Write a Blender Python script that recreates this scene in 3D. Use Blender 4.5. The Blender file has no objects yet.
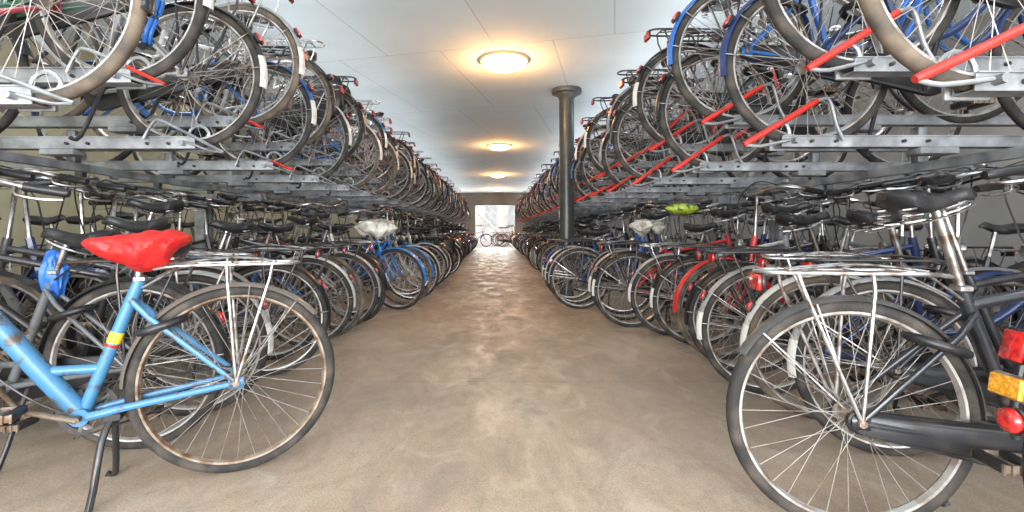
import bpy, math, random
from mathutils import Vector, Matrix, noise
random.seed(11)
scene = bpy.context.scene
COL = scene.collection
pi = math.pi

# ------------------------------------------------------------------ materials
MATS = {}
def nd(nt, t, **kw):
    n = nt.nodes.new(t)
    for k, v in kw.items():
        setattr(n, k, v)
    return n
def mat(name, col=(.5,.5,.5), metal=0., rough=.5, col2=None, nscale=8., lo=.45, hi=.7, bump=0., bscale=60.,
        objcol=False, emis=None, estr=0., coat=0., rvar=0.):
    m = bpy.data.materials.new(name); m.use_nodes = True
    nt = m.node_tree; b = nt.nodes['Principled BSDF']; L = nt.links.new
    tc = nd(nt, 'ShaderNodeTexCoord')
    b.inputs['Metallic'].default_value = metal
    b.inputs['Roughness'].default_value = rough
    b.inputs['Coat Weight'].default_value = coat
    base = None
    if objcol:
        oi = nd(nt, 'ShaderNodeObjectInfo'); base = oi.outputs['Color']
    if col2 is not None:
        n = nd(nt, 'ShaderNodeTexNoise'); n.inputs['Scale'].default_value = nscale; n.inputs['Detail'].default_value = 5
        L(tc.outputs['Object'], n.inputs['Vector'])
        mr = nd(nt, 'ShaderNodeMapRange'); mr.inputs['From Min'].default_value = lo; mr.inputs['From Max'].default_value = hi
        L(n.outputs['Fac'], mr.inputs['Value'])
        mx = nd(nt, 'ShaderNodeMix', data_type='RGBA')
        L(mr.outputs['Result'], mx.inputs['Factor'])
        if base is not None: L(base, mx.inputs['A'])
        else: mx.inputs['A'].default_value = (*col, 1)
        mx.inputs['B'].default_value = (*col2, 1)
        L(mx.outputs['Result'], b.inputs['Base Color'])
    elif base is not None: L(base, b.inputs['Base Color'])
    else: b.inputs['Base Color'].default_value = (*col, 1)
    if bump:
        n2 = nd(nt, 'ShaderNodeTexNoise'); n2.inputs['Scale'].default_value = bscale; n2.inputs['Detail'].default_value = 3
        L(tc.outputs['Object'], n2.inputs['Vector'])
        bp = nd(nt, 'ShaderNodeBump'); bp.inputs['Strength'].default_value = bump; bp.inputs['Distance'].default_value = .01
        L(n2.outputs['Fac'], bp.inputs['Height']); L(bp.outputs['Normal'], b.inputs['Normal'])
    if emis:
        b.inputs['Emission Color'].default_value = (*emis, 1); b.inputs['Emission Strength'].default_value = estr
    MATS[name] = m
    return m
mat('paint', objcol=True, rough=.33, col2=(.07,.045,.03), nscale=22, lo=.6, hi=.74, coat=.3)
mat('paint_worn', objcol=True, rough=.42, col2=(.07,.05,.04), nscale=26, lo=.55, hi=.66, coat=.08)
mat('rubber', (.018,.017,.016), rough=.8, col2=(.07,.057,.047), nscale=14, lo=.42, hi=.7, bump=.3, bscale=220)
mat('rubber_tan', (.05,.041,.033), rough=.8, col2=(.16,.12,.085), nscale=10, lo=.4, hi=.66)
mat('chrome', (.46,.46,.46), metal=.85, rough=.31, col2=(.17,.11,.075), nscale=26, lo=.46, hi=.66)
mat('post_steel', (.38,.38,.38), metal=.85, rough=.28, col2=(.13,.09,.065), nscale=20, lo=.45, hi=.68)
mat('rim_steel', (.42,.405,.39), metal=.65, rough=.36, col2=(.17,.11,.075), nscale=16, lo=.48, hi=.7)
mat('rim_rusty', (.26,.21,.165), metal=.45, rough=.5, col2=(.12,.065,.035), nscale=20, lo=.42, hi=.62)
mat('spoke_steel', (.42,.4,.38), metal=.6, rough=.38, col2=(.18,.12,.085), nscale=10, lo=.47, hi=.67)
mat('galvanised', (.40,.42,.44), metal=.5, rough=.43, col2=(.20,.21,.22), nscale=9, lo=.35, hi=.62, bump=.25, bscale=30)
mat('dark_steel', (.05,.05,.055), metal=.6, rough=.38, col2=(.12,.08,.05), nscale=20, lo=.5, hi=.75)
mat('black_plastic', (.010,.010,.012), rough=.4, col2=(.035,.032,.03), nscale=12, lo=.5, hi=.8)
mat('leather', (.011,.011,.013), rough=.40, col2=(.032,.03,.028), nscale=14, lo=.5, hi=.8, bump=.1, bscale=120)
mat('red_plastic', (.55,.014,.012), rough=.25, coat=.5, col2=(.25,.01,.01), nscale=70, lo=.45, hi=.6)
mat('red_enamel', (.6,.02,.013), rough=.42, col2=(.26,.03,.02), nscale=22, lo=.46, hi=.66, coat=.15)
mat('red_cover', (.68,.014,.012), rough=.55, col2=(.38,.008,.008), nscale=16, lo=.4, hi=.65, bump=1.0, bscale=20)
mat('yellow_plastic', (.8,.36,.02), rough=.3, coat=.4, col2=(.5,.2,.01), nscale=90, lo=.45, hi=.55)
mat('sticker_yellow', (.7,.47,.03), rough=.45, col2=(.45,.27,.03), nscale=40)
mat('white_plastic', (.62,.62,.59), rough=.4, col2=(.38,.36,.33), nscale=14, lo=.5, hi=.8)
mat('lamp_metal', (.8,.5,.22), rough=.5, col2=(.7,.42,.2), nscale=8)
mat('bag_white', (.46,.45,.40), rough=.3, col2=(.22,.205,.175), nscale=12, lo=.4, hi=.62, bump=.9, bscale=22)
mat('bag_blue', (.02,.10,.42), rough=.4, col2=(.03,.17,.5), nscale=7, lo=.4, hi=.7, bump=.6, bscale=25)
mat('lock_blue', (.015,.11,.38), rough=.4, col2=(.01,.06,.22), nscale=20, lo=.4, hi=.7)
mat('cover_green', (.38,.5,.04), rough=.45, col2=(.06,.11,.02), nscale=20, lo=.5, hi=.56, bump=.3, bscale=25)
mat('lamp_glass', (1,.9,.7), rough=.4, emis=(1.,.70,.33), estr=5.5)
mat('column_paint', (.028,.034,.036), rough=.35, col2=(.05,.056,.056), nscale=6, lo=.4, hi=.7)
mat('cap_steel', (.07,.075,.075), rough=.5, col2=(.05,.055,.055), nscale=6)
mat('wall_beige', (.38,.345,.22), rough=.85, col2=(.28,.255,.17), nscale=1.4, lo=.4, hi=.7, bump=.1)
mat('wall_grey', (.24,.235,.225), rough=.85, col2=(.17,.165,.155), nscale=1.2, lo=.4, hi=.7, bump=.1)
mat('outside_pave', (.5,.46,.42), rough=.8, col2=(.42,.37,.32), nscale=3)
mat('wall_pale', (.75,.73,.69), rough=.8, col2=(.62,.56,.48), nscale=.8)
mat('window_dark', (.5,.52,.53), rough=.2, col2=(.36,.38,.4), nscale=2)
mat('white_metal', (.85,.86,.86), rough=.4, col2=(.7,.7,.7), nscale=5)

def floor_mat():
    m = bpy.data.materials.new('floor_concrete'); m.use_nodes = True
    nt = m.node_tree; b = nt.nodes['Principled BSDF']; L = nt.links.new
    tc = nd(nt, 'ShaderNodeTexCoord')
    n1 = nd(nt, 'ShaderNodeTexNoise'); n1.inputs['Scale'].default_value = .8; n1.inputs['Detail'].default_value = 6; n1.inputs['Roughness'].default_value = .6
    n2 = nd(nt, 'ShaderNodeTexNoise'); n2.inputs['Scale'].default_value = 150; n2.inputs['Detail'].default_value = 3; n2.inputs['Roughness'].default_value = .85
    n3 = nd(nt, 'ShaderNodeTexNoise'); n3.inputs['Scale'].default_value = 3.2; n3.inputs['Detail'].default_value = 8; n3.inputs['Roughness'].default_value = .66; n3.inputs['Distortion'].default_value = .6
    n4 = nd(nt, 'ShaderNodeTexNoise'); n4.inputs['Scale'].default_value = 14; n4.inputs['Detail'].default_value = 8; n4.inputs['Roughness'].default_value = .75
    n5 = nd(nt, 'ShaderNodeTexNoise'); n5.inputs['Scale'].default_value = 32; n5.inputs['Detail'].default_value = 6; n5.inputs['Roughness'].default_value = .75
    mps = nd(nt, 'ShaderNodeMapping'); mps.inputs['Scale'].default_value = (1.3, .75, 1)
    L(tc.outputs['Object'], mps.inputs['Vector'])
    for n in (n1, n3, n4): L(mps.outputs['Vector'], n.inputs['Vector'])
    for n in (n2, n5): L(tc.outputs['Object'], n.inputs['Vector'])
    r1 = nd(nt, 'ShaderNodeValToRGB'); e = r1.color_ramp.elements
    e[0].position = .36; e[0].color = (.29,.235,.19, 1); e[1].position = .64; e[1].color = (.45,.385,.31, 1)
    e2 = e.new(.5); e2.color = (.375,.295,.225,1)
    L(n1.outputs['Fac'], r1.inputs['Fac'])
    r2 = nd(nt, 'ShaderNodeValToRGB'); e = r2.color_ramp.elements
    e[0].position = .36; e[0].color = (.55,.55,.56,1); e[1].position = .62; e[1].color = (1.18,1.17,1.16,1)
    L(n2.outputs['Fac'], r2.inputs['Fac'])
    mx = nd(nt, 'ShaderNodeMix', data_type='RGBA', blend_type='MULTIPLY'); mx.inputs['Factor'].default_value = .85
    L(r1.outputs['Color'], mx.inputs['A']); L(r2.outputs['Color'], mx.inputs['B'])
    def over(fac, lo, hi, amt, col, prev):
        r = nd(nt, 'ShaderNodeMapRange'); r.inputs['From Min'].default_value = lo; r.inputs['From Max'].default_value = hi; r.inputs['To Max'].default_value = amt
        L(fac, r.inputs['Value'])
        x = nd(nt, 'ShaderNodeMix', data_type='RGBA'); x.inputs['B'].default_value = (*col, 1)
        L(r.outputs['Result'], x.inputs['Factor']); L(prev, x.inputs['A'])
        return x.outputs['Result']
    o_ = over(n3.outputs['Fac'], .50, .64, .6, (.225,.185,.15), mx.outputs['Result'])
    o_ = over(n3.outputs['Fac'], .46, .34, .45, (.50,.43,.35), o_)
    o_ = over(n4.outputs['Fac'], .55, .68, .55, (.19,.155,.125), o_)
    o_ = over(n5.outputs['Fac'], .61, .69, .6, (.12,.10,.085), o_)
    br = nd(nt, 'ShaderNodeTexBrick'); br.offset = 0; br.inputs['Scale'].default_value = 1
    br.inputs['Brick Width'].default_value = 9.; br.inputs['Row Height'].default_value = 3.05; br.inputs['Mortar Size'].default_value = .004
    br.inputs['Color1'].default_value = (1.02,1.02,1.02,1); br.inputs['Color2'].default_value = (.97,.97,.97,1); br.inputs['Mortar'].default_value = (.7,.68,.66,1)
    mp = nd(nt, 'ShaderNodeMapping'); mp.inputs['Location'].default_value = (4.5, .2, 0)
    L(tc.outputs['Object'], mp.inputs['Vector']); L(mp.outputs['Vector'], br.inputs['Vector'])
    mx3 = nd(nt, 'ShaderNodeMix', data_type='RGBA', blend_type='MULTIPLY'); mx3.inputs['Factor'].default_value = 1
    L(o_, mx3.inputs['A']); L(br.outputs['Color'], mx3.inputs['B'])
    L(mx3.outputs['Result'], b.inputs['Base Color'])
    rr = nd(nt, 'ShaderNodeMapRange'); rr.inputs['From Min'].default_value = .35; rr.inputs['From Max'].default_value = .62; rr.inputs['To Min'].default_value = .40; rr.inputs['To Max'].default_value = .75
    L(n3.outputs['Fac'], rr.inputs['Value']); L(rr.outputs['Result'], b.inputs['Roughness'])
    b.inputs['Specular IOR Level'].default_value = .42
    bp = nd(nt, 'ShaderNodeBump'); bp.inputs['Strength'].default_value = .15; bp.inputs['Distance'].default_value = .004
    L(n2.outputs['Fac'], bp.inputs['Height']); L(bp.outputs['Normal'], b.inputs['Normal'])
    MATS['floor_concrete'] = m
floor_mat()
def ceil_mat():
    m = bpy.data.materials.new('ceiling_panels'); m.use_nodes = True
    nt = m.node_tree; b = nt.nodes['Principled BSDF']; L = nt.links.new
    tc = nd(nt, 'ShaderNodeTexCoord')
    mp = nd(nt, 'ShaderNodeMapping'); mp.inputs['Rotation'].default_value = (0, 0, math.radians(14))
    L(tc.outputs['Object'], mp.inputs['Vector'])
    br = nd(nt, 'ShaderNodeTexBrick'); br.offset = .5; br.inputs['Scale'].default_value = 1
    br.inputs['Brick Width'].default_value = 1.2; br.inputs['Row Height'].default_value = 2.4; br.inputs['Mortar Size'].default_value = .007; br.inputs['Mortar Smooth'].default_value = .4
    br.inputs['Color1'].default_value = (.66,.745,.785,1); br.inputs['Color2'].default_value = (.69,.775,.815,1); br.inputs['Mortar'].default_value = (.48,.54,.58,1)
    L(mp.outputs['Vector'], br.inputs['Vector'])
    n1 = nd(nt, 'ShaderNodeTexNoise'); n1.inputs['Scale'].default_value = 1.4; n1.inputs['Detail'].default_value = 6
    L(tc.outputs['Object'], n1.inputs['Vector'])
    r = nd(nt, 'ShaderNodeValToRGB'); e = r.color_ramp.elements
    e[0].position = .3; e[0].color = (.9,.9,.9,1); e[1].position = .7; e[1].color = (1,1,1,1)
    L(n1.outputs['Fac'], r.inputs['Fac'])
    mx = nd(nt, 'ShaderNodeMix', data_type='RGBA', blend_type='MULTIPLY'); mx.inputs['Factor'].default_value = 1
    L(br.outputs['Color'], mx.inputs['A']); L(r.outputs['Color'], mx.inputs['B'])
    L(mx.outputs['Result'], b.inputs['Base Color']); b.inputs['Roughness'].default_value = .85
    b.inputs['Specular IOR Level'].default_value = .2
    MATS['ceiling_panels'] = m
ceil_mat()

# ------------------------------------------------------------------ geometry toolkit
class G:
    def __init__(s): s.v = []; s.f = []; s.m = []
    def add(s, v, f, m):
        o = len(s.v); s.v += [tuple(p) for p in v]; s.f += [tuple(i+o for i in q) for q in f]; s.m += [m]*len(f)
    def merge(s, g):
        o = len(s.v); s.v += g.v; s.f += [tuple(i+o for i in q) for q in g.f]; s.m += g.m
    def mesh(s, name, smooth=True):
        me = bpy.data.meshes.new(name); me.from_pydata(s.v, [], s.f)
        names = []
        for x in s.m:
            if x not in names: names.append(x)
        for x in names: me.materials.append(MATS[x])
        me.polygons.foreach_set('material_index', [names.index(x) for x in s.m])
        if smooth:
            me.polygons.foreach_set('use_smooth', [True]*len(s.f))
            try: me.set_sharp_from_angle(angle=math.radians(45))
            except Exception: pass
        me.update()
        return me
def tube(g, pts, r, m, n=8, closed=False, flat=1.0):
    pts = [Vector(p) for p in pts]; N = len(pts)
    rs = r if isinstance(r, (list, tuple)) else [r]*N
    tan = []
    for i in range(N):
        if closed: t = pts[(i+1) % N]-pts[i-1]
        else: t = pts[min(i+1, N-1)]-pts[max(i-1, 0)]
        tan.append(t.normalized() if t.length > 1e-9 else Vector((0,0,1)))
    t0 = tan[0]
    a = Vector((0,1,0)) if abs(t0.y) < .9 else Vector((0,0,1))
    u = (a - t0*a.dot(t0)).normalized()
    vs = []
    for i in range(N):
        if i: 
            u = u - tan[i]*u.dot(tan[i])
            u = u.normalized() if u.length > 1e-6 else tan[i].orthogonal().normalized()
        w = tan[i].cross(u)
        for k in range(n):
            an = 2*pi*k/n
            vs.append(pts[i] + u*math.cos(an)*rs[i] + w*math.sin(an)*rs[i]*flat)
    fs = []
    for i in range(N if closed else N-1):
        j = (i+1) % N
        for k in range(n):
            l = (k+1) % n
            fs.append((i*n+k, i*n+l, j*n+l, j*n+k))
    if not closed and n > 3:
        fs.append(tuple(range(n-1, -1, -1))); fs.append(tuple((N-1)*n+k for k in range(n)))
    g.add(vs, fs, m)
def lathe(g, prof, cx, cz, m, n=48, a0=0., a1=2*pi, closedprof=True, cy=0.):
    full = abs(a1-a0-2*pi) < 1e-6
    P = len(prof); steps = n if full else n+1
    vs = []
    for i in range(steps):
        a = a0+(a1-a0)*i/n
        for (r, y) in prof: vs.append((cx+r*math.cos(a), cy+y, cz+r*math.sin(a)))
    fs = []
    for i in range(n):
        j = (i+1) % steps if full else i+1
        for k in range(P if closedprof else P-1):
            l = (k+1) % P
            fs.append((i*P+k, j*P+k, j*P+l, i*P+l))
    if not full and closedprof:
        fs.append(tuple(range(P))); fs.append(tuple(n*P+k for k in range(P-1, -1, -1)))
    g.add(vs, fs, m)
def lathez(g, prof, c, m, n=32):
    vs = []
    for i in range(n):
        a = 2*pi*i/n
        for (r, z) in prof: vs.append((c[0]+r*math.cos(a), c[1]+r*math.sin(a), c[2]+z))
    P = len(prof); fs = []
    for i in range(n):
        j = (i+1) % n
        for k in range(P-1): fs.append((i*P+k, j*P+k, j*P+k+1, i*P+k+1))
    fs.append(tuple(i*P for i in range(n-1, -1, -1))); fs.append(tuple(i*P+P-1 for i in range(n)))
    g.add(vs, fs, m)
def box(g, c, s, m, rot=None, bev=0.):
    x, y, z = s[0]/2, s[1]/2, s[2]/2
    if bev:
        b = min(bev, x*.45, y*.45, z*.45)
        vs = []
        for zz, q in ((-z, b), (-z+b, 0), (z-b, 0), (z, b)):
            X, Y = x-q, y-q
            for (px, py) in ((X-b*.5, Y), (-X+b*.5, Y), (-X, Y-b*.5), (-X, -Y+b*.5), (-X+b*.5, -Y), (X-b*.5, -Y), (X, -Y+b*.5), (X, Y-b*.5)):
                vs.append(Vector((px, py, zz)))
        fs = [tuple(range(7, -1, -1)), tuple(range(24, 32))]
        for r in range(3):
            for k in range(8):
                l = (k+1) % 8; fs.append((r*8+k, r*8+l, r*8+8+l, r*8+8+k))
    else:
        vs = [Vector((a*x, b_*y, c_*z)) for a in (-1,1) for b_ in (-1,1) for c_ in (-1,1)]
        fs = [(0,1,3,2),(4,6,7,5),(0,4,5,1),(2,3,7,6),(0,2,6,4),(1,5,7,3)]
    if rot: vs = [rot @ v for v in vs]
    C = Vector(c)
    g.add([v+C for v in vs], fs, m)
def smooth(pts, k=5):
    pts = [Vector(p) for p in pts]; out = []
    for i in range(len(pts)-1):
        p0 = pts[max(i-1, 0)]; p1 = pts[i]; p2 = pts[i+1]; p3 = pts[min(i+2, len(pts)-1)]
        for j in range(k):
            t = j/k
            out.append(.5*((2*p1)+(-p0+p2)*t+(2*p0-5*p1+4*p2-p3)*t*t+(-p0+3*p1-3*p2+p3)*t**3))
    out.append(pts[-1]); return out

def newobj(name, me, parent=None, color=None, loc=None, rot=None, kind=None):
    o = bpy.data.objects.new(name, me); COL.objects.link(o)
    if parent: o.parent = parent
    if color: o.color = (*color, 1)
    if loc is not None: o.location = loc
    if rot is not None: o.rotation_euler = rot
    if kind: o['kind'] = kind
    return o
def top(o, label, cat, group=None):
    o['label'] = label; o['category'] = cat
    if group: o['group'] = group

# ------------------------------------------------------------------ bicycle
RH = .345; BB = (.46, 0, .28); FX = 1.10
def wheel(cx, hi, nspk=32, rubber='rubber', rim='rim_steel'):
    n = 64 if hi else 26
    t = G(); k = 10 if hi else 5
    prof = [(.3275+.0205*math.cos(2*pi*i/k), .0205*math.sin(2*pi*i/k)) for i in range(k)]
    lathe(t, prof, cx, RH, rubber, n)
    w = G()
    lathe(w, [(.319,-.0145),(.319,.0145),(.306,.013),(.299,.0),(.306,-.013)], cx, RH, rim, n)
    if hi:
        tube(w, [(cx,-.055,RH),(cx,.055,RH)], .006, 'dark_steel', 8)
        tube(w, [(cx,-.035,RH),(cx,-.03,RH),(cx,-.0299,RH),(cx,.0299,RH),(cx,.03,RH),(cx,.035,RH)], [.028,.028,.017,.017,.028,.028], rim, 12)
        for s in (-1, 1): tube(w, [(cx,s*.056,RH),(cx,s*.075,RH)], .012, 'rim_rusty', 6)
    else: tube(w, [(cx,-.05,RH),(cx,.05,RH)], .02, 'rim_steel', 6)
    s_ = G()
    if not hi: nspk = 18
    for i in range(nspk):
        a = 2*pi*i/nspk; sd = 1 if i % 2 else -1; tw = (1 if (i//2) % 2 else -1)*math.radians(62)
        p = (cx+.022*math.cos(a+tw), sd*.03, RH+.022*math.sin(a+tw)); q = (cx+.303*math.cos(a), sd*.002, RH+.303*math.sin(a))
        tube(s_, [p, q], .0013 if hi else .0018, 'spoke_steel', 4 if hi else 3)
    return w, t, s_
def fender(cx, a0, a1, hi, m, R=.366, stays=True, tip=None, h=.031):
    g = G(); k = 6 if hi else 2
    out = [(R-.013*((2*i/k-1)**2), h*(2*i/k-1)) for i in range(k+1)]
    inn = [(r-.0025, y*.95) for (r, y) in reversed(out)]
    n = 34 if hi else 12
    A0, A1 = math.radians(a0), math.radians(a1)
    lathe(g, out+inn, cx, RH, m, n, A0, A1)
    if tip:
        B0 = A1-math.radians(24)
        o2 = [(r+.0015, y*1.03) for r, y in out]; i2 = [(r-.0015, y) for r, y in inn]
        lathe(g, o2+i2, cx, RH, tip, 8 if hi else 3, B0, A1+.01)
    if stays:
        for aa in ((A1-.25, A1-.75) if hi else (A1-.3,)):
            for s in (-1, 1):
                tube(g, [(cx, s*.05, RH), (cx+R*.97*math.cos(aa), s*.032, RH+R*.97*math.sin(aa))], .0025, 'chrome', 5 if hi else 3)
    return g
def saddle_geo(hi, x=.21, z=.93, m='leather', sc=1.):
    g = G(); st = 14 if hi else 7; n = 16 if hi else 8
    vs = []
    for i in range(st+1):
        u = i/st; X = x+(-.14+.29*u)*sc
        w = (.098 if u < .2 else .098+(.024-.098)*min(1, (u-.2)/.5)**.75)*sc
        w *= math.sqrt(max(0.03, 1-((.16-u)/.16)**2)) if u < .16 else 1
        w *= math.sqrt(max(.08, 1-((u-.9)/.1)**2)) if u > .9 else 1
        zt = z+.030-.030*math.sin(min(1, u*1.1)*pi)-.012*max(0, (u-.85)/.15)
        th = .078*(1-.45*u)*sc; e = 1.
        if u < .14: e = math.sqrt(max(.12, 1-((.14-u)/.14)**2))
        if u > .92: e = math.sqrt(max(.15, 1-((u-.92)/.08)**2))
        th *= e; zt -= (1-e)*.03
        for k in range(n):
            a = 2*pi*k/n; sy = math.cos(a); sz = math.sin(a)
            yy = w*math.copysign(abs(sy)**.8, sy)
            zz = zt-th*.5+(th*.5*abs(sz)**.85 if sz > 0 else -th*.5*abs(sz)**.6)
            vs.append((X, yy, zz))
    fs = []
    for i in range(st):
        for k in range(n):
            l = (k+1) % n; fs.append((i*n+k, i*n+l, i*n+n+l, i*n+n+k))
    fs.append(tuple(range(n))); fs.append(tuple(st*n+k for k in range(n-1, -1, -1)))
    g.add(vs, fs, m)
    return g
def bike(st, hi):
    P = []
    sd = st.get('seat', .93); n = 12 if hi else 6; PT = st.get('paint', 'paint'); K_ = st.get('thick', 1.08)
    rim = st.get('rim', 'rim_steel'); sx = st.get('sx', .21)
    for nm, cx in (('rear_wheel', 0), ('front_wheel', FX)):
        w, t, s_ = wheel(cx, hi, rubber=st.get('rubber', 'rubber'), rim=rim)
        P.append((nm, None, w, None)); P.append(('tire', nm, t, None)); P.append(('spokes', nm, s_, None))
    g = G(); HT = Vector((.862,0,.86)); HBm = Vector((.905,0,.67)); bb = Vector(BB); s_top = Vector((.30,0,.73))
    tube(g, [HT, HBm], .019*K_, PT, n)
    tube(g, [bb, s_top], .0155*K_, PT, n)
    if hi: tube(g, [(bb.x,-.036,bb.z),(bb.x,.036,bb.z)], .022*K_, PT, n)
    fr = st['frame']
    if fr == 'steep':
        tube(g, smooth([(.866,0,.83), (.80,0,.775), (.66,0,.575), (.55,0,.41), bb], 4), .0235*K_, PT, n)
        tube(g, [(.565,0,.435), (.41,0,.43)], .013*K_, PT, n)
    elif fr == 'step':
        tube(g, smooth([HBm+Vector((-.005,0,.03)), (.78,0,.50), (.62,0,.365), bb], 4 if hi else 2), .0195*K_, PT, n)
        tube(g, smooth([HBm+Vector((-.03,0,.13)), (.74,0,.60), (.58,0,.47), (.405,0,.44)], 4 if hi else 2), .0155*K_, PT, n)
    elif fr == 'oma':
        tube(g, smooth([HBm+Vector((-.01,0,.04)), (.82,0,.46), (.68,0,.31), (.55,0,.275), bb], 5 if hi else 2), .019*K_, PT, n)
        tube(g, smooth([HBm+Vector((-.01,0,.12)), (.76,0,.52), (.60,0,.38), (.425,0,.36)], 4 if hi else 2), .012*K_, PT, n)
    else:
        tube(g, [HT+Vector((.01,0,-.05)), s_top+Vector((.01,0,-.05))], .0145*K_, PT, n)
        tube(g, [HBm+Vector((-.005,0,.03)), bb], .0165*K_, PT, n)
    for s in (-1, 1):
        tube(g, [(.44,s*.035,.28), (.33,s*.045,.30), (0,s*.062,RH)], [.011*K_,.010*K_,.008*K_], PT, 8 if hi else 4)
        tube(g, [(.325,s*.018,.66), (.27,s*.04,.60), (0,s*.062,RH)], [.008*K_,.008*K_,.007*K_], PT, 8 if hi else 4)
        if hi: box(g, (0, s*.062, RH), (.05,.006,.04), PT, bev=.003)
    P.append(('frame', None, g, 'frame'))
    if st.get('sticker'):
        g = G(); a_ = Vector((.46,0,.28)); b_ = Vector((.30,0,.73))
        for t0, t1, m_ in ((.52,.60,'sticker_yellow'), (.49,.51,'red_plastic')):
            tube(g, [a_.lerp(b_, t0), a_.lerp(b_, t1)], .0155*K_+.0012, m_, 12)
        P.append(('sticker', 'frame', g, None))
    g = G()
    for s in (-1, 1):
        tube(g, smooth([(.912,s*.03,.65), (.955,s*.048,.52), (1.01,s*.055,.42), (1.10,s*.058,RH)], 3), .0105*K_, PT, 8 if hi else 4)
    box(g, (.912,0,.655), (.04,.085,.03), PT, bev=.008)
    P.append(('fork', None, g, 'frame'))
    g = G(); hb = st.get('bar', 'up'); hz = 1.10+st.get('hb', 0)
    tube(g, [HT+Vector((.003,0,-.02)), (.845,0,hz-.02), (.865,0,hz)], .0115, 'post_steel', n)
    if hb == 'up':
        pts = [(.60,.30,hz-.01), (.72,.305,hz+.01), (.83,.25,hz+.035), (.875,.12,hz+.01), (.865,0,hz), (.875,-.12,hz+.01), (.83,-.25,hz+.035), (.72,-.305,hz+.01), (.60,-.30,hz-.01)]
    else:
        pts = [(.80,.31,hz+.01), (.84,.2,hz+.02), (.87,.08,hz+.005), (.87,0,hz), (.87,-.08,hz+.005), (.84,-.2,hz+.02), (.80,-.31,hz+.01)]
    sp = smooth(pts, 4 if hi else 2)
    tube(g, sp, .0125, st.get('barm', 'post_steel'), 8 if hi else 5)
    P.append(('handlebar', None, g, None))
    for s in (1, -1):
        g = G(); e = Vector(pts[0]) if s == 1 else Vector(pts[-1]); f = Vector(pts[1]) if s == 1 else Vector(pts[-2])
        d = (f-e).normalized()
        if hi: tube(g, [e-d*.01, e, e+d*.03, e+d*.06, e+d*.09, e+d*.125], [.015,.0185,.0175,.019,.0175,.019], 'black_plastic', 10)
        else: tube(g, [e-d*.01, e+d*.12], .018, 'black_plastic', 5)
        P.append(('grip', 'handlebar', g, None))
    for s in (1, -1):
        g = G()
        e = Vector(pts[1 if s == 1 else -2])
        tube(g, smooth([e+Vector((.02,-s*.03,0)), e+Vector((.02,-s*.02,-.03)), e+Vector((-.05,0,-.045)), e+Vector((-.11,0,-.045))], 3 if hi else 1), .006, 'post_steel', 6 if hi else 3)
        P.append(('brake_lever', 'handlebar', g, None))
    g = G(); cr, cn, ck = (.004, 5, 5) if hi else (.005, 3, 2)
    tube(g, smooth([(.78,.24,hz+.02), (.93,.2,hz+.06), (1.0,.06,hz-.08), (.93,.02,.72)], ck), cr, 'black_plastic', cn)
    tube(g, smooth([(.78,-.24,hz+.02), (.96,-.14,hz+.03), (.98,-.04,.88), (.83,-.025,.6), (.62,-.02,.36), (.46,-.03,.25)], ck), cr, 'black_plastic', cn)
    P.append(('brake_cable', None, g, None))
    if hi:
        g = G(); lathez(g, [(.001,-.005),(.022,-.005),(.026,0),(.022,.014),(.01,.02),(.001,.021)], (.80,.235,hz+.06), 'chrome', 12)
        P.append(('bell', 'handlebar', g, None))
    g = G(); px_ = sx+.035+(.93-sd)*.2
    tube(g, [(.308,0,.70), (min(px_, .30),0,sd-.03)], .0125, st.get('postm', 'post_steel'), n)
    if hi: box(g, (.30,0,.73), (.035,.045,.02), 'chrome', bev=.005)
    P.append(('seat_post', None, g, None))
    g = saddle_geo(hi, sx, sd, st.get('sadmat', 'leather'), st.get('ss', .94))
    if hi:
        o_ = sx-.21
        for s in (-1, 1):
            pts2 = [(o_+.125+.019*math.cos(q*.9), s*.055+.019*math.sin(q*.9), sd-.085+.0023*q) for q in range(22)]
            tube(g, pts2, .0032, 'post_steel', 5)
            tube(g, smooth([(o_+.13,s*.055,sd-.086), (o_+.2,s*.03,sd-.075), (o_+.28,s*.02,sd-.05), (o_+.33,s*.008,sd-.025)], 3), .0035, 'post_steel', 5)
    P.append(('saddle', None, g, None))
    if st.get('fend', 1):
        if st.get('slim'): P.append(('rear_fender', None, fender(0, 2, st.get('fa', 188), hi, 'paint', R=.361, h=.026), 'fend'))
        else: P.append(('rear_fender', None, fender(0, 2, st.get('fa', 188), hi, 'paint', tip=st.get('tip')), 'fend'))
        P.append(('front_fender', None, fender(FX, -2, 165, hi, 'paint'), 'fend'))
    rk = st.get('rack', 'chrome')
    if rk:
        g = G(); z = .775; q = 8 if hi else 4; xr = st.get('xr', -.28)
        loop = [(.255,.035,z-.01), (.17,.062,z), (0,.066,z), (xr+.08,.066,z), (xr+.02,.05,z), (xr,0,z), (xr+.02,-.05,z), (xr+.08,-.066,z), (0,-.066,z), (.17,-.062,z), (.255,-.035,z-.01)]
        tube(g, smooth(loop, 3 if hi else 1), .0065, rk, q)
        for X in (.14, .02, -.08, xr+.08): tube(g, [(X,-.065,z),(X,.065,z)], .0045, rk, q)
        if hi:
            for y in (-.022, .022): tube(g, smooth([(.2,y,z+.004),(.05,y,z+.022),(-.06,y,z+.018),(xr+.09,y,z+.006)], 3), .004, rk, q)
            tube(g, [(xr+.09,-.022,z+.006),(xr+.09,.022,z+.006)], .004, rk, q)
        for s in (-1, 1):
            for X in (xr+.09, .03): tube(g, [(X,s*.066,z), (X*.93,s*.078,z-.05), (0,s*.07,RH)], .0056, rk, q)
            if hi: tube(g, [(.17,s*.062,z), (.29,s*.02,.70)], .004, rk, q)
        P.append(('luggage_carrier', None, g, None))
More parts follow.
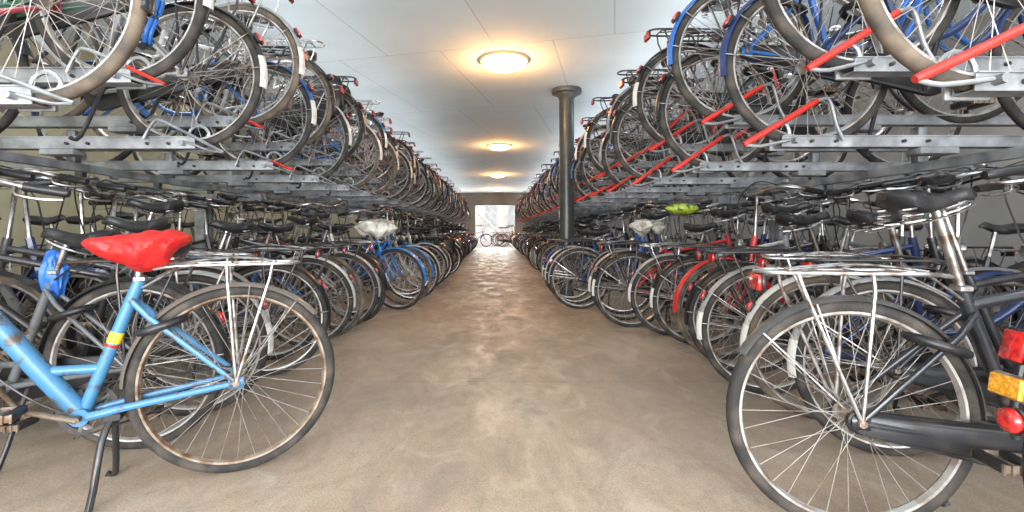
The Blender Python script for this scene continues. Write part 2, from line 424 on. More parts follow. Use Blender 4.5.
    if st.get('case', 1):
        g = G(); R1, R2 = st.get('caser', .085), .034; k = 14 if hi else 6
        outl = []
        d = math.atan2(RH-.28, -.46)
        al = math.acos((R1-R2)/math.hypot(.46, .065))
        for i in range(k+1):
            a = d+al+(2*pi-2*al)*i/k; outl.append((.46+R1*math.cos(a), .28+R1*math.sin(a)))
        for i in range(k+1):
            a = d-al+(2*al)*i/k; outl.append((R2*math.cos(a), RH+R2*math.sin(a)))
        K = len(outl); cx0 = sum(p[0] for p in outl)/K; cz0 = sum(p[1] for p in outl)/K
        rings = []
        for (y, sc, dz) in ((-.044, .97, .06), (-.047, 1, 0), (-.060, 1, 0), (-.063, .985, .04), (-.060, .955, .2), (-.063, .94, .26)):
            rings += [(cx0+(p[0]-cx0)*sc, y, cz0+(p[1]-cz0)*(1-dz)) for p in outl]
        NR = 6
        fs = [(r*K+i, r*K+(i+1) % K, (r+1)*K+(i+1) % K, (r+1)*K+i) for r in range(NR-1) for i in range(K)]
        fs += [tuple(range(K-1, -1, -1)), tuple((NR-1)*K+i for i in range(K))]
        g.add(rings, fs, 'black_plastic')
        P.append(('chain_case', None, g, None))
    else:
        g = G()
        for s in (-1, 1): tube(g, [(.46,-.05,.28+s*.085), (0,-.05,RH+s*.035)], .004, 'dark_steel', 4)
        P.append(('chain', None, g, None))
    g = G(); ca = st.get('crank', 200); c, s_ = math.cos(math.radians(ca)), math.sin(math.radians(ca))
    if hi or not st.get('case', 1): lathe(g, [(.088,-.052),(.088,-.048),(.07,-.048),(.07,-.052)] if not st.get('case',1) else [(.03,-.075),(.03,-.07),(.01,-.07),(.01,-.075)], .46, .28, 'dark_steel', 28 if hi else 12)
    if hi and not st.get('case', 1):
        for i in range(5): 
            a = i*2*pi/5
            tube(g, [(.46,-.05,.28), (.46+.075*math.cos(a),-.05,.28+.075*math.sin(a))], .006, 'chrome', 5)
    tube(g, [(.46,-.085,.28), (.46+.165*c,-.095,.28+.165*s_)], [.014,.010], 'rim_rusty', 8 if hi else 4, flat=.7)
    tube(g, [(.46,.06,.28), (.46-.165*c,.09,.28-.165*s_)], [.014,.010], 'rim_rusty', 8 if hi else 4, flat=.7)
    tube(g, [(.46,-.088,.28), (.46,.066,.28)], .010, 'rim_rusty', 8)
    P.append(('crankset', None, g, None))
    for q in (1, -1):
        g = G(); px, pz, py = .46+q*.165*c, .28+q*.165*s_, -.145 if q == 1 else .14
        tube(g, [(px, py*.62, pz), (px, py*1.3, pz)], .005, 'chrome', 6)
        for dx in (-.032, .032):
            box(g, (px+dx, py, pz), (.024,.09,.026), 'black_plastic', bev=.004)
        if hi:
            for dy in (-.045, .045): box(g, (px, py+dy, pz), (.085,.006,.02), 'rim_rusty')
            for dx in (-.04,-.02,0,.02,.04): box(g, (px+dx, py-.049 if py < 0 else py+.049, pz), (.006,.006,.026), 'rim_rusty')
        P.append(('pedal', 'crankset', g, None))
    g = G(); q = 8 if hi else 4
    if st.get('stand') == 'double':
        box(g, (.37,0,.27), (.05,.09,.03), 'dark_steel', bev=.005)
        for s in (-1, 1):
            tube(g, smooth([(.375,s*.035,.26), (.39,s*.075,.2), (.405,s*.135,.015), (.435,s*.15,.008)], 3), .011, 'dark_steel', q)
    else:
        tube(g, smooth([(.36,.05,.275), (.36,.075,.24), (.37,.17,.02), (.40,.19,.01)], 3), .009, 'dark_steel', q)
    P.append(('kickstand', None, g, None))
    if st.get('lock', 1):
        g = G(); lc = Vector((.235,0,.565)); pts3 = []
        rk_ = 12 if hi else 5
        u_ = Vector((-.80,0,.25)).normalized()
        for i in range(rk_+1):
            a = math.radians(-62+(304*i/rk_)) 
            pts3.append(lc + Vector((0,1,0))*.058*math.cos(a) + u_*(.075)*math.sin(a))
        tube(g, pts3, .014, 'black_plastic', q)
        P.append(('ring_lock', None, g, None))
    ref = st.get('ref', 1)
    if ref:
        g = G()
        a = math.radians(150)
        c0 = Vector((.378*math.cos(a), 0, RH+.378*math.sin(a)))
        R = Matrix.Rotation(-(a-pi), 3, 'Y')
        if ref == 1:
            box(g, c0+R@Vector((.004,0,0)), (.014,.04,.052), 'black_plastic', rot=R, bev=.003); box(g, c0+R@Vector((-.005,0,0)), (.010,.034,.046), 'red_plastic', rot=R, bev=.004)
        else:
            box(g, c0, (.03,.05,.04), 'black_plastic', rot=R, bev=.008); box(g, c0+R@Vector((-.014,0,.0)), (.012,.04,.03), 'red_plastic', rot=R, bev=.004)
        P.append(('rear_light', None, g, None))
    if st.get('ref2') and rk:
        g = G(); sz = st['ref2']; xr = st.get('xr', -.28)
        box(g, (xr+.005,0,.765-sz*.02), (.008,.09,.05*sz), 'black_plastic', bev=.002)
        box(g, (xr-.003,0,.765-sz*.02), (.012,.08,.042*sz), 'red_plastic', bev=.003)
        P.append(('rear_reflector', None, g, None))
    g = G()
    tube(g, [(.935,0,.80),(.95,0,.80),(.975,0,.80),(.995,0,.80),(1.0,0,.80)], [.006,.018,.028,.031,.028], 'chrome', 12 if hi else 6)
    tube(g, [(.88,0,.78),(.95,0,.785)], .005, 'dark_steel', 5)
    P.append(('headlamp', None, g, None))
    if st.get('guard'):
        for s in (-1, 1):
            g = G()
            N = 12 if hi else 6; vs = []
            for i in range(N+1):
                a = math.radians(20+120*i/N)
                vs += [(.355*math.cos(a), s*.037, RH+.355*math.sin(a)), (.15*math.cos(a)+.0, s*.05, RH+.02+.13*math.sin(a))]
            fs = [(2*i, 2*i+1, 2*i+3, 2*i+2) for i in range(N)]
            g.add(vs, fs, 'black_plastic')
            P.append(('coat_guard', None, g, None))
    if st.get('crate'):
        g = G(); x0, x1, z0, z1, w_ = .93, 1.23, .88, 1.08, .18
        box(g, ((x0+x1)/2,0,z0), (x1-x0,2*w_,.012), 'dark_steel')
        for zz in (z0+.05, z0+.1, z0+.15, z1):
            tube(g, [(x0,-w_,zz),(x1,-w_,zz),(x1,w_,zz),(x0,w_,zz)], .006 if zz == z1 else .0035, 'dark_steel', 5, closed=True)
        for k in range(7):
            X = x0+(x1-x0)*k/6
            for s in (-1, 1): tube(g, [(X,s*w_,z0),(X,s*w_,z1)], .003, 'dark_steel', 4)
            Y = -w_+2*w_*k/6
            for X2 in (x0, x1): tube(g, [(X2,Y,z0),(X2,Y,z1)], .003, 'dark_steel', 4)
        tube(g, [(1.08,.07,z0),(1.1,.065,RH)], .005, 'dark_steel', 5); tube(g, [(1.08,-.07,z0),(1.1,-.065,RH)], .005, 'dark_steel', 5)
        P.append(('front_basket', None, g, None))
    if st.get('pannier'):
        for s in (-1, 1):
            g = G(); vs = []
            for i, (zz, sw) in enumerate(((.44,.6),(.455,.85),(.5,1),(.62,.98),(.70,.93),(.745,.8),(.765,.5))):
                for k in range(16):
                    a = 2*pi*k/16; cx_, cy_ = math.cos(a), math.sin(a)
                    vs.append((-.05+.155*sw*math.copysign(abs(cx_)**.5, cx_), s*(.13+.055*sw*math.copysign(abs(cy_)**.6, cy_)), zz))
            fs = [(r*16+k, r*16+(k+1)%16, r*16+16+(k+1)%16, r*16+16+k) for r in range(6) for k in range(16)]
            fs += [tuple(range(15,-1,-1)), tuple(96+k for k in range(16))]
            g.add(vs, fs, 'black_plastic')
            P.append(('pannier_bag', None, g, None))
    return P

W = 'white_plastic'; DS = 'dark_steel'
STY = [
 dict(frame='step', rack='chrome', case=0, stand='double', seat=.95, crank=190, tip=W),
 dict(frame='oma', rack=DS, case=1, seat=.98, tip=W, crank=250, hb=.06, ref2=1, postm=DS),
 dict(frame='diamond', rack=DS, case=1, seat=1.05, bar='up', crank=160, ref2=1, tip=W, hb=.03),
 dict(frame='step', rack=DS, case=1, seat=.94, crank=300, ref2=1),
 dict(frame='oma', rack='chrome', case=1, seat=.91, guard=1, crank=30, ref2=1, hb=.03),
 dict(frame='diamond', rack='chrome', case=0, seat=.99, bar='flat', crank=120, rubber='rubber_tan', ref=2, hb=-.04),
 dict(frame='diamond', rack=None, case=0, seat=1.0, bar='flat', fend=0, crank=75, lock=0, ref=0, hb=-.06, rubber='rubber_tan'),
 dict(frame='step', rack='chrome', case=1, seat=.98, ref2=1, rubber='rubber_tan', crank=220, tip=W, hb=.05),
 dict(frame='diamond', rack='chrome', case=1, seat=1.0, crank=175, ref=0, ref2=1.15, fa=150, caser=.065, slim=1, xr=-.26, ss=.82, thick=1.2),                      # 8 hero right
 dict(frame='steep', rack='chrome', case=0, stand='double', seat=.85, sx=.28, crank=205, ref=0, thick=1.3, rim='rim_rusty', paint='paint_worn', rubber='rubber', hb=-.05, fa=140, xr=-.21, sticker=1, slim=1), # 9 hero left
 dict(frame='diamond', rack=DS, case=1, seat=1.08, crank=160, ref=0, fa=165),                            # 10 hero far right
 dict(frame='oma', rack=DS, case=1, seat=1.0, crank=100, hb=.04, pannier=1, ref2=1),                 # 11
 dict(frame='diamond', rack=DS, case=1, seat=1.05, crank=60, hb=.05, ref2=1.2, barm=DS, postm=DS),                    # 12
 dict(frame='step', rack=DS, case=1, seat=.90, crank=10, hb=.0, crate=1, tip=W),# 13
 dict(frame='oma', rack=DS, case=1, seat=.885, crank=40, hb=.05, tip=None, barm=DS),     # 14
 dict(frame='diamond', rack='chrome', case=1, seat=.945, crank=80, hb=.05, tip=W),     # 15
 dict(frame='oma', rack=None, case=1, seat=.90, crank=130, hb=-.02),     # 16
 dict(frame='step', rack='chrome', case=0, seat=.93, crank=330, hb=.06, bar='flat', rubber='rubber_tan', rim='rim_rusty', ref2=1.3),     # 17
]
SNAME = ['step-through','low-framed','diamond-framed','step-through','low-framed','diamond-framed','bare','step-through','diamond-framed','step-through','diamond-framed','low-framed','diamond-framed','step-through','low-framed','diamond-framed','low-framed','step-through']
CACHE = {}
def get(si, hi):
    if (si, hi) in CACHE: return CACHE[(si, hi)]
    P = bike(STY[si], hi)
    if hi: r = [(n, p, g.mesh(n), c) for n, p, g, c in P]
    else:
        g = G()
        for x in P: g.merge(x[2])
        r = g.mesh('bicycle')
    CACHE[(si, hi)] = r
    return r
PAL = [('black',(.012,.012,.014)),('black',(.018,.018,.02)),('navy',(.01,.03,.12)),('blue',(.02,.11,.36)),('grey',(.12,.13,.14)),
       ('black',(.01,.01,.012)),('silver',(.40,.40,.40)),('maroon',(.16,.015,.02)),('black',(.015,.015,.018)),('green',(.01,.07,.04)),('blue',(.02,.13,.45)),('red',(.5,.02,.02)),('silver',(.34,.35,.36)),('grey',(.05,.05,.055)),('blue',(.03,.15,.42))]
AX = (Vector((.862,0,.86))-Vector((.905,0,.67))).normalized(); AP = Vector((.862,0,.86))
def place_bike(si, hi, hx, hy, z, side, yaw, cname, col, fend, where, group, lean=0., back=False, steer=0.):
    ang = math.radians(-yaw) if side > 0 else pi+math.radians(yaw)
    if back: ang += pi
    lab = '%s %s city bicycle %s' % (cname, SNAME[si], where)
    if hi:
        e = newobj('bicycle', None, loc=(hx, hy, z), rot=(math.radians(lean), 0, ang)); e.empty_display_size = .2
        d = {}
        SM = Matrix.Translation(AP) @ Matrix.Rotation(math.radians(steer), 4, AX) @ Matrix.Translation(-AP)
        for n, p, me, c in get(si, True):
            o = newobj(n, me, parent=d.get(p, e) if p else e, color=(fend if c == 'fend' else col))
            if steer and n in ('handlebar','fork','front_wheel','front_fender','headlamp','front_basket'): o.matrix_local = SM
            d.setdefault(n, o)
        top(e, lab, 'bicycle', group); return e
    o = newobj('bicycle', get(si, False), loc=(hx, hy, z), rot=(math.radians(lean), 0, ang), color=col)
    top(o, lab, 'bicycle', group); return o

GL = {(-1,0):'bicycles on the floor by the beige wall', (1,0):'bicycles on the floor by the grey wall',
      (-1,1):'bicycles on the upper rack by the beige wall', (1,1):'bicycles on the upper rack by the grey wall'}
SP = .40
HI_D = 6.0
YEND = 22.5
COLX, COLY = .97, 6.5
def pick(dark=False):
    c = random.choice(PAL if not dark else [p for p in PAL if p[0] in ('black','grey','navy')])
    si = random.choice([1,2,3,4,5,7,1,2,3,6,0,11,12,13,7,14,15,16,17])
    f = random.choice([c[1], (.012,.012,.014), (.012,.012,.014), (.3,.3,.3), (.25,.25,.25), (.5,.5,.48), (.02,.02,.02)])
    return c, si, f

hero1 = place_bike(9, True, -.965, 1.80, 0, -1, 24, 'light blue', (.045,.165,.31), (.13,.11,.095), 'with red saddle cover on its kickstand', GL[(-1,0)])
hero2 = place_bike(8, True, 1.06, 1.44, 0, 1, 8, 'black', (.012,.014,.02), (.05,.05,.05), 'with chrome carrier and long chain case', GL[(1,0)])
hero3 = place_bike(10, True, 1.600, 1.10, 0, 1, 6, 'black', (.012,.012,.014), (.014,.014,.016), 'with red and amber tail lamps', GL[(1,0)])
# flat red reflector, amber plate and lower round lamp on a thin bracket, with a yellow lead
g = G()
tube(g, smooth([(-.338,0,.67),(-.352,0,.60),(-.366,0,.52),(-.371,0,.44),(-.366,0,.405)], 4), .009, 'black_plastic', 8)
box(g, (-.362,0,.625), (.012,.062,.082), 'black_plastic', rot=Matrix.Rotation(.25,3,'Y'), bev=.005)
box(g, (-.371,0,.626), (.012,.054,.072), 'red_plastic', rot=Matrix.Rotation(.25,3,'Y'), bev=.005)
box(g, (-.376,0,.528), (.016,.085,.058), 'chrome', rot=Matrix.Rotation(.12,3,'Y'), bev=.004)
box(g, (-.387,0,.529), (.014,.078,.050), 'yellow_plastic', rot=Matrix.Rotation(.12,3,'Y'), bev=.005)
tube(g, [(-.370,0,.448),(-.378,0,.448),(-.388,0,.448),(-.396,0,.448),(-.400,0,.448)], [.027,.030,.028,.018,.005], 'red_plastic', 24)
tube(g, [(-.368,0,.448),(-.375,0,.448)], .034, 'dark_steel', 24)
tube(g, smooth([(-.36,.0,.45),(-.33,-.05,.50),(-.27,-.05,.53),(-.20,-.045,.50),(-.1,-.05,.43)], 5), .0035, 'yellow_plastic', 6)
o = newobj('tail_lamp', g.mesh('tail_lamp'), parent=hero3); o['label'] = 'red and amber plastic tail lamp cluster'

def lower_edge(side, d):
    if side < 0:
        if d < 4.4: return 1.14
        if d < 5.3: return 1.0
        return .74
    if d < 4.4: return 1.09
    if d < 5.2: return .90
    if d < 6.4: return .64
    return .80
for side in (-1, 1):
    d = 1.98 if side < 0 else 1.92; i = 0
    while d < YEND:
        c, si, f = pick(d < 2.9 or (side > 0 and d < 3.0))
        if d < 4 and si in (6, 13): si = 1
        ed = lower_edge(side, d)+random.uniform(-.1, .16)
        if d > 12: ed = max(ed, .78)
        yaw = random.uniform(-14, 18) if d > 4 else random.uniform(0, 16)
        rev = d > 2.6 and random.random() < .30
        if side > 0 and 5.2 <= d < 6.3: yaw = random.uniform(-3, 3); ed = .62; rev = False
        if side > 0 and COLY-.22 < d < COLY+.4: d = COLY+.42; i += 1; continue
        if side < 0 and abs(d-5.6) < .2: c = ('blue', (.02,.16,.5)); f = c[1]; ed = .70; yaw = -10; rev = True
        if side > 0 and i == 0: si = 2
        if side > 0 and i == 1: c = ('navy', (.01,.03,.12)); f = (.45,.45,.43); si = 7
        if side < 0 and i == 0: si = 14; ed = 1.13
        if side < 0 and i == 1: si = 15; ed = 1.12
        hx = ed+.35
        if rev: hx += FX*math.cos(math.radians(yaw))+.05
        place_bike(si, d < HI_D, side*hx, d-(FX*math.sin(math.radians(yaw)) if rev else 0), 0, side, yaw, c[0], c[1], f, 'parked on the concrete floor', GL[(side,0)], lean=random.uniform(-5, 5), steer=random.uniform(-30, 30) if not rev else random.uniform(-10, 10), back=rev)
        d += SP*random.uniform(.78, .98) if d > 2.3 else SP*.9; i += 1
# second rank, nose to nose behind the first
for side in (-1, 1):
    d = 1.75
    while d < 6.8:
        c, si, f = pick(True)
        if si == 13: si = 12
        place_bike(si, False, side*random.uniform(3.35, 3.5), d, 0, side, random.uniform(-6, 6), c[0], c[1], f, 'parked near the wall', GL[(side,0)], back=True, lean=random.uniform(-3, 3))
        d += .42

# ------------------------------------------------------------------ two tier racks
UE = {-1: 1.15, 1: .92}
ZT = {-1: (1.29, 1.48), 1: (1.25, 1.43)}
TO = .27
def tray_geo(side, red):
    hy = -.052 if side > 0 else .052
    g = G(); Lx = 1.72; h_ = .042 if side > 0 else .052
    outer = [(-.040,h_),(-.040,h_-.004),(-.033,h_-.004),(-.029,-.004),(.029,-.004),(.033,h_-.004),(.040,h_-.004),(.040,h_),(.029,h_),(.025,0),(-.025,0),(-.029,h_)]
    K = len(outer); vs = [(0, y, z) for y, z in outer]+[(Lx, y, z) for y, z in outer]
    fs = [(i, (i+1) % K, K+(i+1) % K, K+i) for i in range(K)]+[tuple(range(K-1,-1,-1)), tuple(range(K, 2*K))]
    g.add(vs, fs, 'galvanised')
    box(g, (.65,0,-.02), (.16,.075,.03), 'galvanised', bev=.004)
    for x in (.12, .22, .5, .6): 
        tube(g, [(x,-.045,.018),(x,.045,.018)], .007, 'dark_steel', 6)
    h = G(); sg = 1 if hy > 0 else -1
    if side > 0:
        tube(h, [(-.17,hy,.0), (-.155,hy,.008), (.0,hy,.10), (.13,hy,.18)], [.010,.0125,.0125,.0115], 'red_enamel', 8)
        tube(h, smooth([(.13,hy,.18),(.17,hy,.19),(.19,hy,.16),(.21,hy,.08),(.24,hy,.02)], 3), .008, 'galvanised', 8)
        tube(h, smooth([(-.165,hy,.0),(-.10,hy,-.006),(.02,hy,.02)], 3), .007, 'galvanised', 8)
    else:
        mr = 'red_enamel' if red else 'galvanised'
        tube(h, smooth([(-.15,hy,-.015), (-.09,hy,.01), (.0,hy,.05)], 3), .0075, mr, 8)
        tube(h, smooth([(.0,hy,.05),(.15,hy,.11),(.19,hy,.10),(.23,hy,.02)], 3), .0075, 'galvanised', 8)
        tube(h, smooth([(-.145,hy,-.015),(-.08,hy,-.012),(.02,hy,.02)], 3), .006, 'galvanised', 8)
    k = G()
    tube(k, smooth([(.02,-sg*.045,.03),(-.02,-sg*.05,.08),(.02,-sg*.05,.12),(.07,-sg*.05,.10),(.08,-sg*.045,.04)], 3), .008, 'galvanised', 6)
    box(k, (.05,-sg*.044,.02), (.12,.012,.06), 'galvanised', bev=.003)
    tube(k, [(.05,-.058,.02),(.05,.058,.02)], .013, 'galvanised', 8)
    return g.mesh('tray'), h.mesh('pull_handle'), k.mesh('wheel_clip')
TM = {(s, r): tray_geo(s, r) for s in (-1, 1) for r in (0, 1)}
def plain(nm, c, sz, m='galvanised', bev=.005):
    g = G(); box(g, (0,0,0), sz, m, bev=bev); return g.mesh(nm)
BAYL = SP*8
post_me = plain('post', 0, (.09,.07,1.1)); arm_me = plain('cantilever_arm', 0, (.95,.045,.07))
foot_me = plain('foot', 0, (.8,.08,.04)); hb_me = plain('tray_bracket', 0, (.05,.05,.18))
def cbeam():
    g = G(); pr = [(-.02,-.022),(.02,-.022),(.02,-.017),(-.015,-.017),(-.015,.017),(.02,.017),(.02,.022),(-.02,.022)]
    K = len(pr); Ly = BAYL-.02
    vs = [(x,0,z) for x,z in pr]+[(x,Ly,z) for x,z in pr]
    fs = [(i,(i+1)%K,K+(i+1)%K,K+i) for i in range(K)]+[tuple(range(K)),tuple(range(2*K-1,K-1,-1))]
    g.add(vs, fs, 'galvanised'); return g.mesh('beam')
beam_me = cbeam()
for side in (-1, 1):
    d0 = 1.50 if side < 0 else 1.22
    ZL, ZH = ZT[side]; dz = ZL-1.22
    k = 0; E = UE[side]; bay = None
    while True:
        d = d0+k*SP
        if d > YEND: break
        if k % 8 == 0:
            ys = d-SP/2
            bay = newobj('bicycle_rack', None, loc=(side*(E+TO), ys, 0), rot=(0,0,0 if side > 0 else pi))
            top(bay, 'galvanised steel two-tier bicycle rack section with sliding trays', 'bicycle rack', 'two-tier rack sections along the aisle')
            f = 1 if side > 0 else -1
            for yy in (.03, BAYL-.05):
                newobj('post', post_me, bay, loc=(1.3, f*yy, .55))
                newobj('cantilever_arm', arm_me, bay, loc=(1.22, f*yy, 1.13+dz))
                newobj('foot', foot_me, bay, loc=(1.3, f*yy, .02))
            for xx in (.95, 1.6):
                newobj('beam', beam_me, bay, loc=(xx, .01 if f > 0 else -BAYL+.01, 1.186+dz))
        high = (k % 2 == 1)
        zt = ZH if high else ZL
        yl = f*(d-ys)
        skip = side > 0 and abs(d-COLY) < .22
        if not skip:
            T = TM[(side, 1 if k in (1,3,4) else 0)]
            t = newobj('tray', T[0], bay, loc=(0, yl, zt))
            newobj('pull_handle', T[1], t, rot=(0, math.radians(random.uniform(-6, 6)), 0)); 
            if d < 9: newobj('wheel_clip', T[2], t)
            if high:
                for xx in (.95, 1.6): newobj('tray_bracket', hb_me, bay, loc=(xx, yl, 1.297+dz))
            c, si, fd = pick()
            if si == 13: si = 12
            if si == 11 and d < 4: si = 7
            if side < 0 and k == 2: si = 2; fd = (.02,.02,.02)
            if side < 0 and k == 0: c = ('maroon', (.22,.015,.03)); si = 5
            if side > 0 and k in (1,): si = 3; fd = (.5,.5,.48); c = ('black', (.012,.012,.014))
            place_bike(si, d < HI_D, side*(E+.35+random.uniform(-.06,.07)), d, zt+.001, side, random.uniform(-1.5, 1.5), c[0], c[1], fd, 'standing in a raised steel tray', GL[(side,1)], lean=random.uniform(-3.5, 3.5), steer=random.uniform(-3, 3))
        k += 1

# ------------------------------------------------------------------ structure
WX = 4.3; CH = 2.8; Y0 = -4.; Y1 = 24.5
def slab(nm, x0, x1, y0, y1, z0, z1, m):
    g = G(); box(g, ((x0+x1)/2, (y0+y1)/2, (z0+z1)/2), (x1-x0, y1-y0, z1-z0), m)
    return newobj(nm, g.mesh(nm, False), kind='structure')
slab('floor', -WX, WX, Y0, Y1, -.15, 0, 'floor_concrete')
slab('ceiling', -WX-.2, WX+.2, Y0, Y1+.2, CH, CH+.2, 'ceiling_panels')
slab('wall_left', -WX-.2, -WX, Y0, Y1, -.15, CH, 'wall_beige')
slab('wall_right', WX, WX+.2, Y0, Y1, -.15, CH, 'wall_grey')
slab('wall_end', -WX, -1.0, Y1, Y1+.2, -.15, CH, 'wall_grey')
slab('wall_end', 1.0, WX, Y1, Y1+.2, -.15, CH, 'wall_grey')
slab('trim_1', -1.0, 1.0, Y1, Y1+.2, 2.15, CH, 'wall_grey')
slab('floor', -6, 6, Y1+.2, 40, -.15, -.004, 'outside_pave')
slab('wall_outside', -6, 6, 38, 38.3, -.004, 6, 'wall_pale')
for i, x in enumerate((-3.9,-2.1,-.3,1.5,3.3)):
    slab('window_%d' % (i+1), x-.45, x+.45, 37.95, 38.0, 1.2, 3.0, 'window_dark')

# white staircase rising sideways across the doorway
g = G(); SY = 29.0
for i in range(13):
    box(g, (.75-i*.17, SY, .10+i*.17), (.3,1.4,.05), 'white_metal')
for yy in (SY-.7, SY+.7):
    tube(g, [(.95,yy,.0),(-1.35,yy,2.3)], .09, 'white_metal', 6)
st_ = newobj('staircase', g.mesh('staircase', False)); top(st_, 'white staircase climbing outdoors beyond the doorway', 'stairs')
g = G()
for i in range(0, 13, 2): tube(g, [(.75-i*.17,SY-.7,.1+i*.17),(.75-i*.17,SY-.7,1.05+i*.17)], .022, 'white_metal', 8)
for h0 in (.6, 1.05): tube(g, [(.85,SY-.7,h0),(-1.3,SY-.7,h0+2.15)], .028, 'white_metal', 8)
newobj('handrail', g.mesh('handrail'), st_)
for x, y, c in ((.45,25.6,('black',(.012,.012,.014))), (.35,26.3,('orange',(.9,.22,.02))), (.1,27.0,PAL[0]), (-1.5,25.5,PAL[3]), (.2,27.6,('orange',(.9,.28,.03)))):
    place_bike(2, False, x, y, 0, 1, random.uniform(-20,20), c[0], c[1], c[1], 'standing outdoors beyond the doorway', 'bicycles outside the doorway')

g = G(); lathez(g, [(.10,0),(.10,2.68)], (0,0,0), 'column_paint', 40)
cl = newobj('column', None, loc=(COLX, COLY, 0)); top(cl, 'dark grey round steel column reaching the ceiling', 'column')
newobj('shaft', g.mesh('shaft'), cl)
g = G(); lathez(g, [(.10,2.66),(.11,2.69),(.14,2.715),(.145,2.735),(.20,2.745),(.205,2.765),(.20,2.80)], (0,0,0), 'cap_steel', 40)
newobj('capital', g.mesh('capital'), cl)
g = G(); lathez(g, [(.13,0),(.13,.015),(.104,.02)], (0,0,0), 'column_paint', 32)
newobj('base_ring', g.mesh('base_ring'), cl)

def lampmesh():
    a = G(); lathez(a, [(.275,0),(.275,-.012),(.27,-.018),(.255,-.018)], (0,0,0), 'lamp_metal', 40)
    b = G(); lathez(b, [(.258,-.015),(.25,-.045),(.2,-.075),(.12,-.095),(.04,-.102),(.002,-.103)], (0,0,0), 'lamp_glass', 40)
    return a.mesh('lamp_base'), b.mesh('lamp_shade')
lb, ls = lampmesh()
for y in (-1.6, 5.37, 10.8, 16.4, 22.):
    e = newobj('ceiling_lamp', None, loc=(.1, y, CH)); top(e, 'round flush ceiling lamp with glowing warm glass dome', 'lamp', 'round lamps along the ceiling')
    newobj('lamp_base', lb, e); newobj('lamp_shade', ls, e)
    L = bpy.data.lights.new('lamp_light', 'POINT'); L.energy = 44 if y > 0 else 36; L.color = (1,.48,.16); L.shadow_soft_size = .05
    lo = bpy.data.objects.new('lamp_light', L); COL.objects.link(lo); lo.parent = e; lo.location = (0,0,-.22)

def blob(nm, loc, sc, m, seed, rough=.35, drape=0.):
    g = G(); n, mm = 44, 28; vs = []
    for i in range(mm+1):
        th = pi*i/mm
        for j in range(n):
            ph = 2*pi*j/n
            p = Vector((math.sin(th)*math.cos(ph), math.sin(th)*math.sin(ph), math.cos(th)))
            ridge = abs(noise.noise(Vector((math.cos(ph)*2.6, math.sin(ph)*2.6, p.z*.8+seed))))
            r = 1+rough*.5*noise.noise(p*1.5+Vector((seed,0,0)))+rough*.7*(.35-ridge)
            z = p.z*(1+.25*rough*noise.noise(p*2+Vector((0,0,seed))))*sc[2]
            if z < 0: z *= 1+drape*(.6+noise.noise(Vector((p.x*2,p.y*2,seed))))
            flare = 1+(.25*drape*abs(p.z)*.5 if p.z < 0 else 0)
            vs.append(Vector((p.x*r*sc[0]*flare, p.y*r*sc[1]*flare, z))) 
    fs = [(i*n+j, i*n+n+j, i*n+n+(j+1)%n, i*n+(j+1)%n) for i in range(mm) for j in range(n)]
    g.add(vs, fs, m)
    return newobj(nm, g.mesh(nm), loc=loc)
b = blob('plastic_bag', (-1.02,4.1,.95), (.15,.09,.04), 'bag_white', 3, 1.0, drape=2.2); top(b, 'crumpled white plastic bag tied over a bicycle saddle', 'plastic bag')
b = blob('plastic_bag', (1.36,4.3,.96), (.12,.09,.035), 'bag_white', 9, 1.0, drape=2.4); top(b, 'crumpled white plastic bag wrapped around a saddle', 'plastic bag')
b = blob('saddle_cover', (1.62,4.15,1.09), (.14,.1,.04), 'cover_green', 5, .2, drape=.5); top(b, 'yellow-green patterned cover over a bicycle saddle', 'saddle cover')
b = blob('plastic_bag', (-1.80,1.96,.74), (.045,.035,.08), 'bag_blue', 12, .9, drape=.8); top(b, 'crumpled blue plastic bag hanging below a saddle', 'plastic bag')
g = G()
for q in range(2):
    tube(g, [(.038*math.cos(a*pi/12)+.010*q, .03*math.sin(a*pi/6)+.012*q, .12*math.sin(a*pi/12)) for a in range(24)], .008, 'lock_blue', 8, closed=True)
tube(g, [(.0,-.02,-.14),(.0,.03,-.10)], .014, 'black_plastic', 10)
o = newobj('cable_lock', g.mesh('cable_lock'), loc=(-1.37,1.88,1.75)); top(o, 'bright blue cable lock looped around a raised bicycle', 'bicycle lock')
# red cover draped over the blue bicycle's saddle
g = G(); st, n = 40, 52; vs = []
for i in range(st+1):
    u = i/st; X = .285-.135+.315*u
    w = .104*(1-u)**.6+.046
    e = 1.
    if u < .22: e = math.sqrt(max(.01, 1-((.22-u)/.22)**2))
    if u > .76: e = math.sqrt(max(.02, 1-((u-.76)/.24)**2))
    w *= e
    top_z = .888+.012*math.cos(u*pi*1.05)*(1-.3*u)-.026*(1-e)+.006*noise.noise(Vector((u*7,1,8)))
    prof = math.exp(-((u-.40)/.36)**2)
    bot_z = .862-(.036+.072*prof)*e+.010*noise.noise(Vector((u*9, 3, 1)))
    mid = (top_z*.6+bot_z*.4)
    for k in range(n):
        a = 2*pi*k/n; cy, sz = math.cos(a), math.sin(a)
        ww = w*(1 if sz > 0 else 1-.4*abs(sz)**1.4)
        y_ = ww*math.copysign(abs(cy)**.9, cy)
        z_ = mid+((top_z-mid)*abs(sz)**.75 if sz > 0 else -(mid-bot_z)*abs(sz)**.8)
        q = Vector((X*26+z_*18, math.copysign(1.5, y_), z_*10-X*8))
        fold = .6*noise.noise(q)+.5*(.3-abs(noise.noise(q*1.9)))
        sk = 1 if sz < .3 else .35
        vs.append((X+.006*fold, y_*(1+.36*fold*sk), z_+.010*fold+.004*noise.noise(Vector((X*50+9, y_*50, z_*46)))))
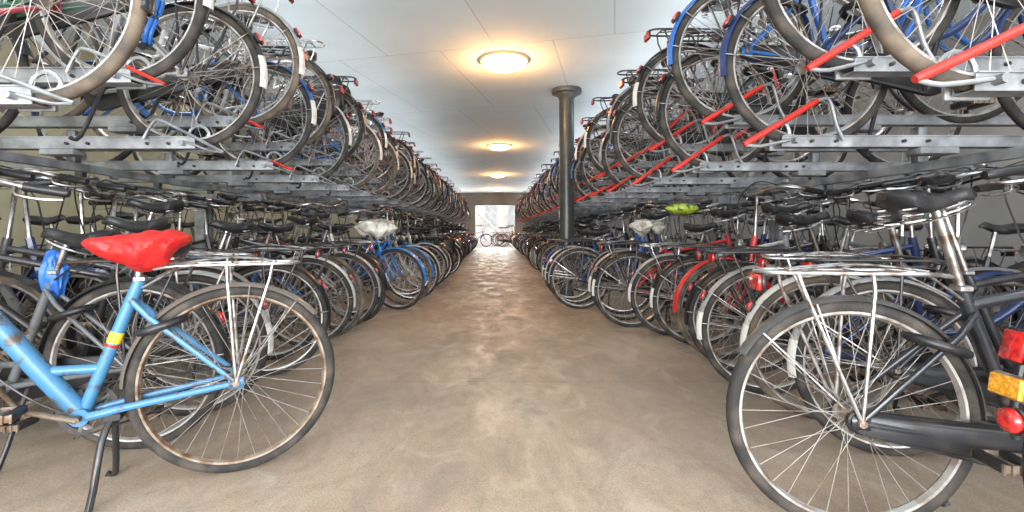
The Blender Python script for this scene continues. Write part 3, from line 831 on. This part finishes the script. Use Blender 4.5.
fs = [(i*n+k, i*n+(k+1)%n, i*n+n+(k+1)%n, i*n+n+k) for i in range(st) for k in range(n)]
fs.append(tuple(range(n))); fs.append(tuple(st*n+k for k in range(n-1, -1, -1)))
g.add(vs, fs, 'red_cover')
o = newobj('saddle_cover', g.mesh('saddle_cover'), loc=(-.965,1.80,0), rot=(0,0,pi+math.radians(24))); top(o, 'wrinkled red plastic cover over the saddle of the blue bicycle', 'saddle cover')

# ------------------------------------------------------------------ light, world, camera
def area(nm, loc, rot, sx, sy, e, col):
    L = bpy.data.lights.new(nm, 'AREA'); L.shape = 'RECTANGLE'; L.size = sx; L.size_y = sy; L.energy = e; L.color = col
    o = bpy.data.objects.new(nm, L); COL.objects.link(o); o.location = loc; o.rotation_euler = rot
area('rear_fill', (0,-3.8,1.4), (math.radians(95),0,0), 7, 2.0, 760, (.93,.97,1))  # added soft fill from behind the camera, aimed along the aisle
area('exit_daylight', (0,25.3,1.6), (math.radians(-90),0,0), 1.9, 1.0, 150, (1,.96,.9))
for y in range(0, 24, 3):
    for s in (-1, 1):
        area('row_fill', (s*2.6, y+.6, CH-.02), (0,0,0), .5, 1.2, 24, (.95,.98,1))  # added fill above the rack rows, with no fitting modelled
for s in (-1, 1):
    for y in (3.5, 9.9, 16.3, 21.8):
        area('ceiling_fill', (s*1.75, y, 2.05), (pi, 0, 0), .5, 6.3 if y < 20 else 4.6, 27 if y < 20 else 20, (.93,.97,1))  # added upward fill that brightens the ceiling, not a fitting of the racks
w = bpy.data.worlds.new('world'); scene.world = w; w.use_nodes = True
bg = w.node_tree.nodes['Background']; bg.inputs['Color'].default_value = (.97,.97,1,1); bg.inputs['Strength'].default_value = 1.7
cam = bpy.data.cameras.new('camera'); co = bpy.data.objects.new('camera', cam); COL.objects.link(co)
co.location = (0,0,.9); co.rotation_euler = (pi/2,0,0)
cam.lens = 36*480/1024; cam.sensor_width = 36; cam.shift_x = 17/1024; cam.shift_y = -26/1024
cam.clip_start = .02
scene.camera = co
scene.view_settings.view_transform = 'Standard'
scene.view_settings.exposure = .3
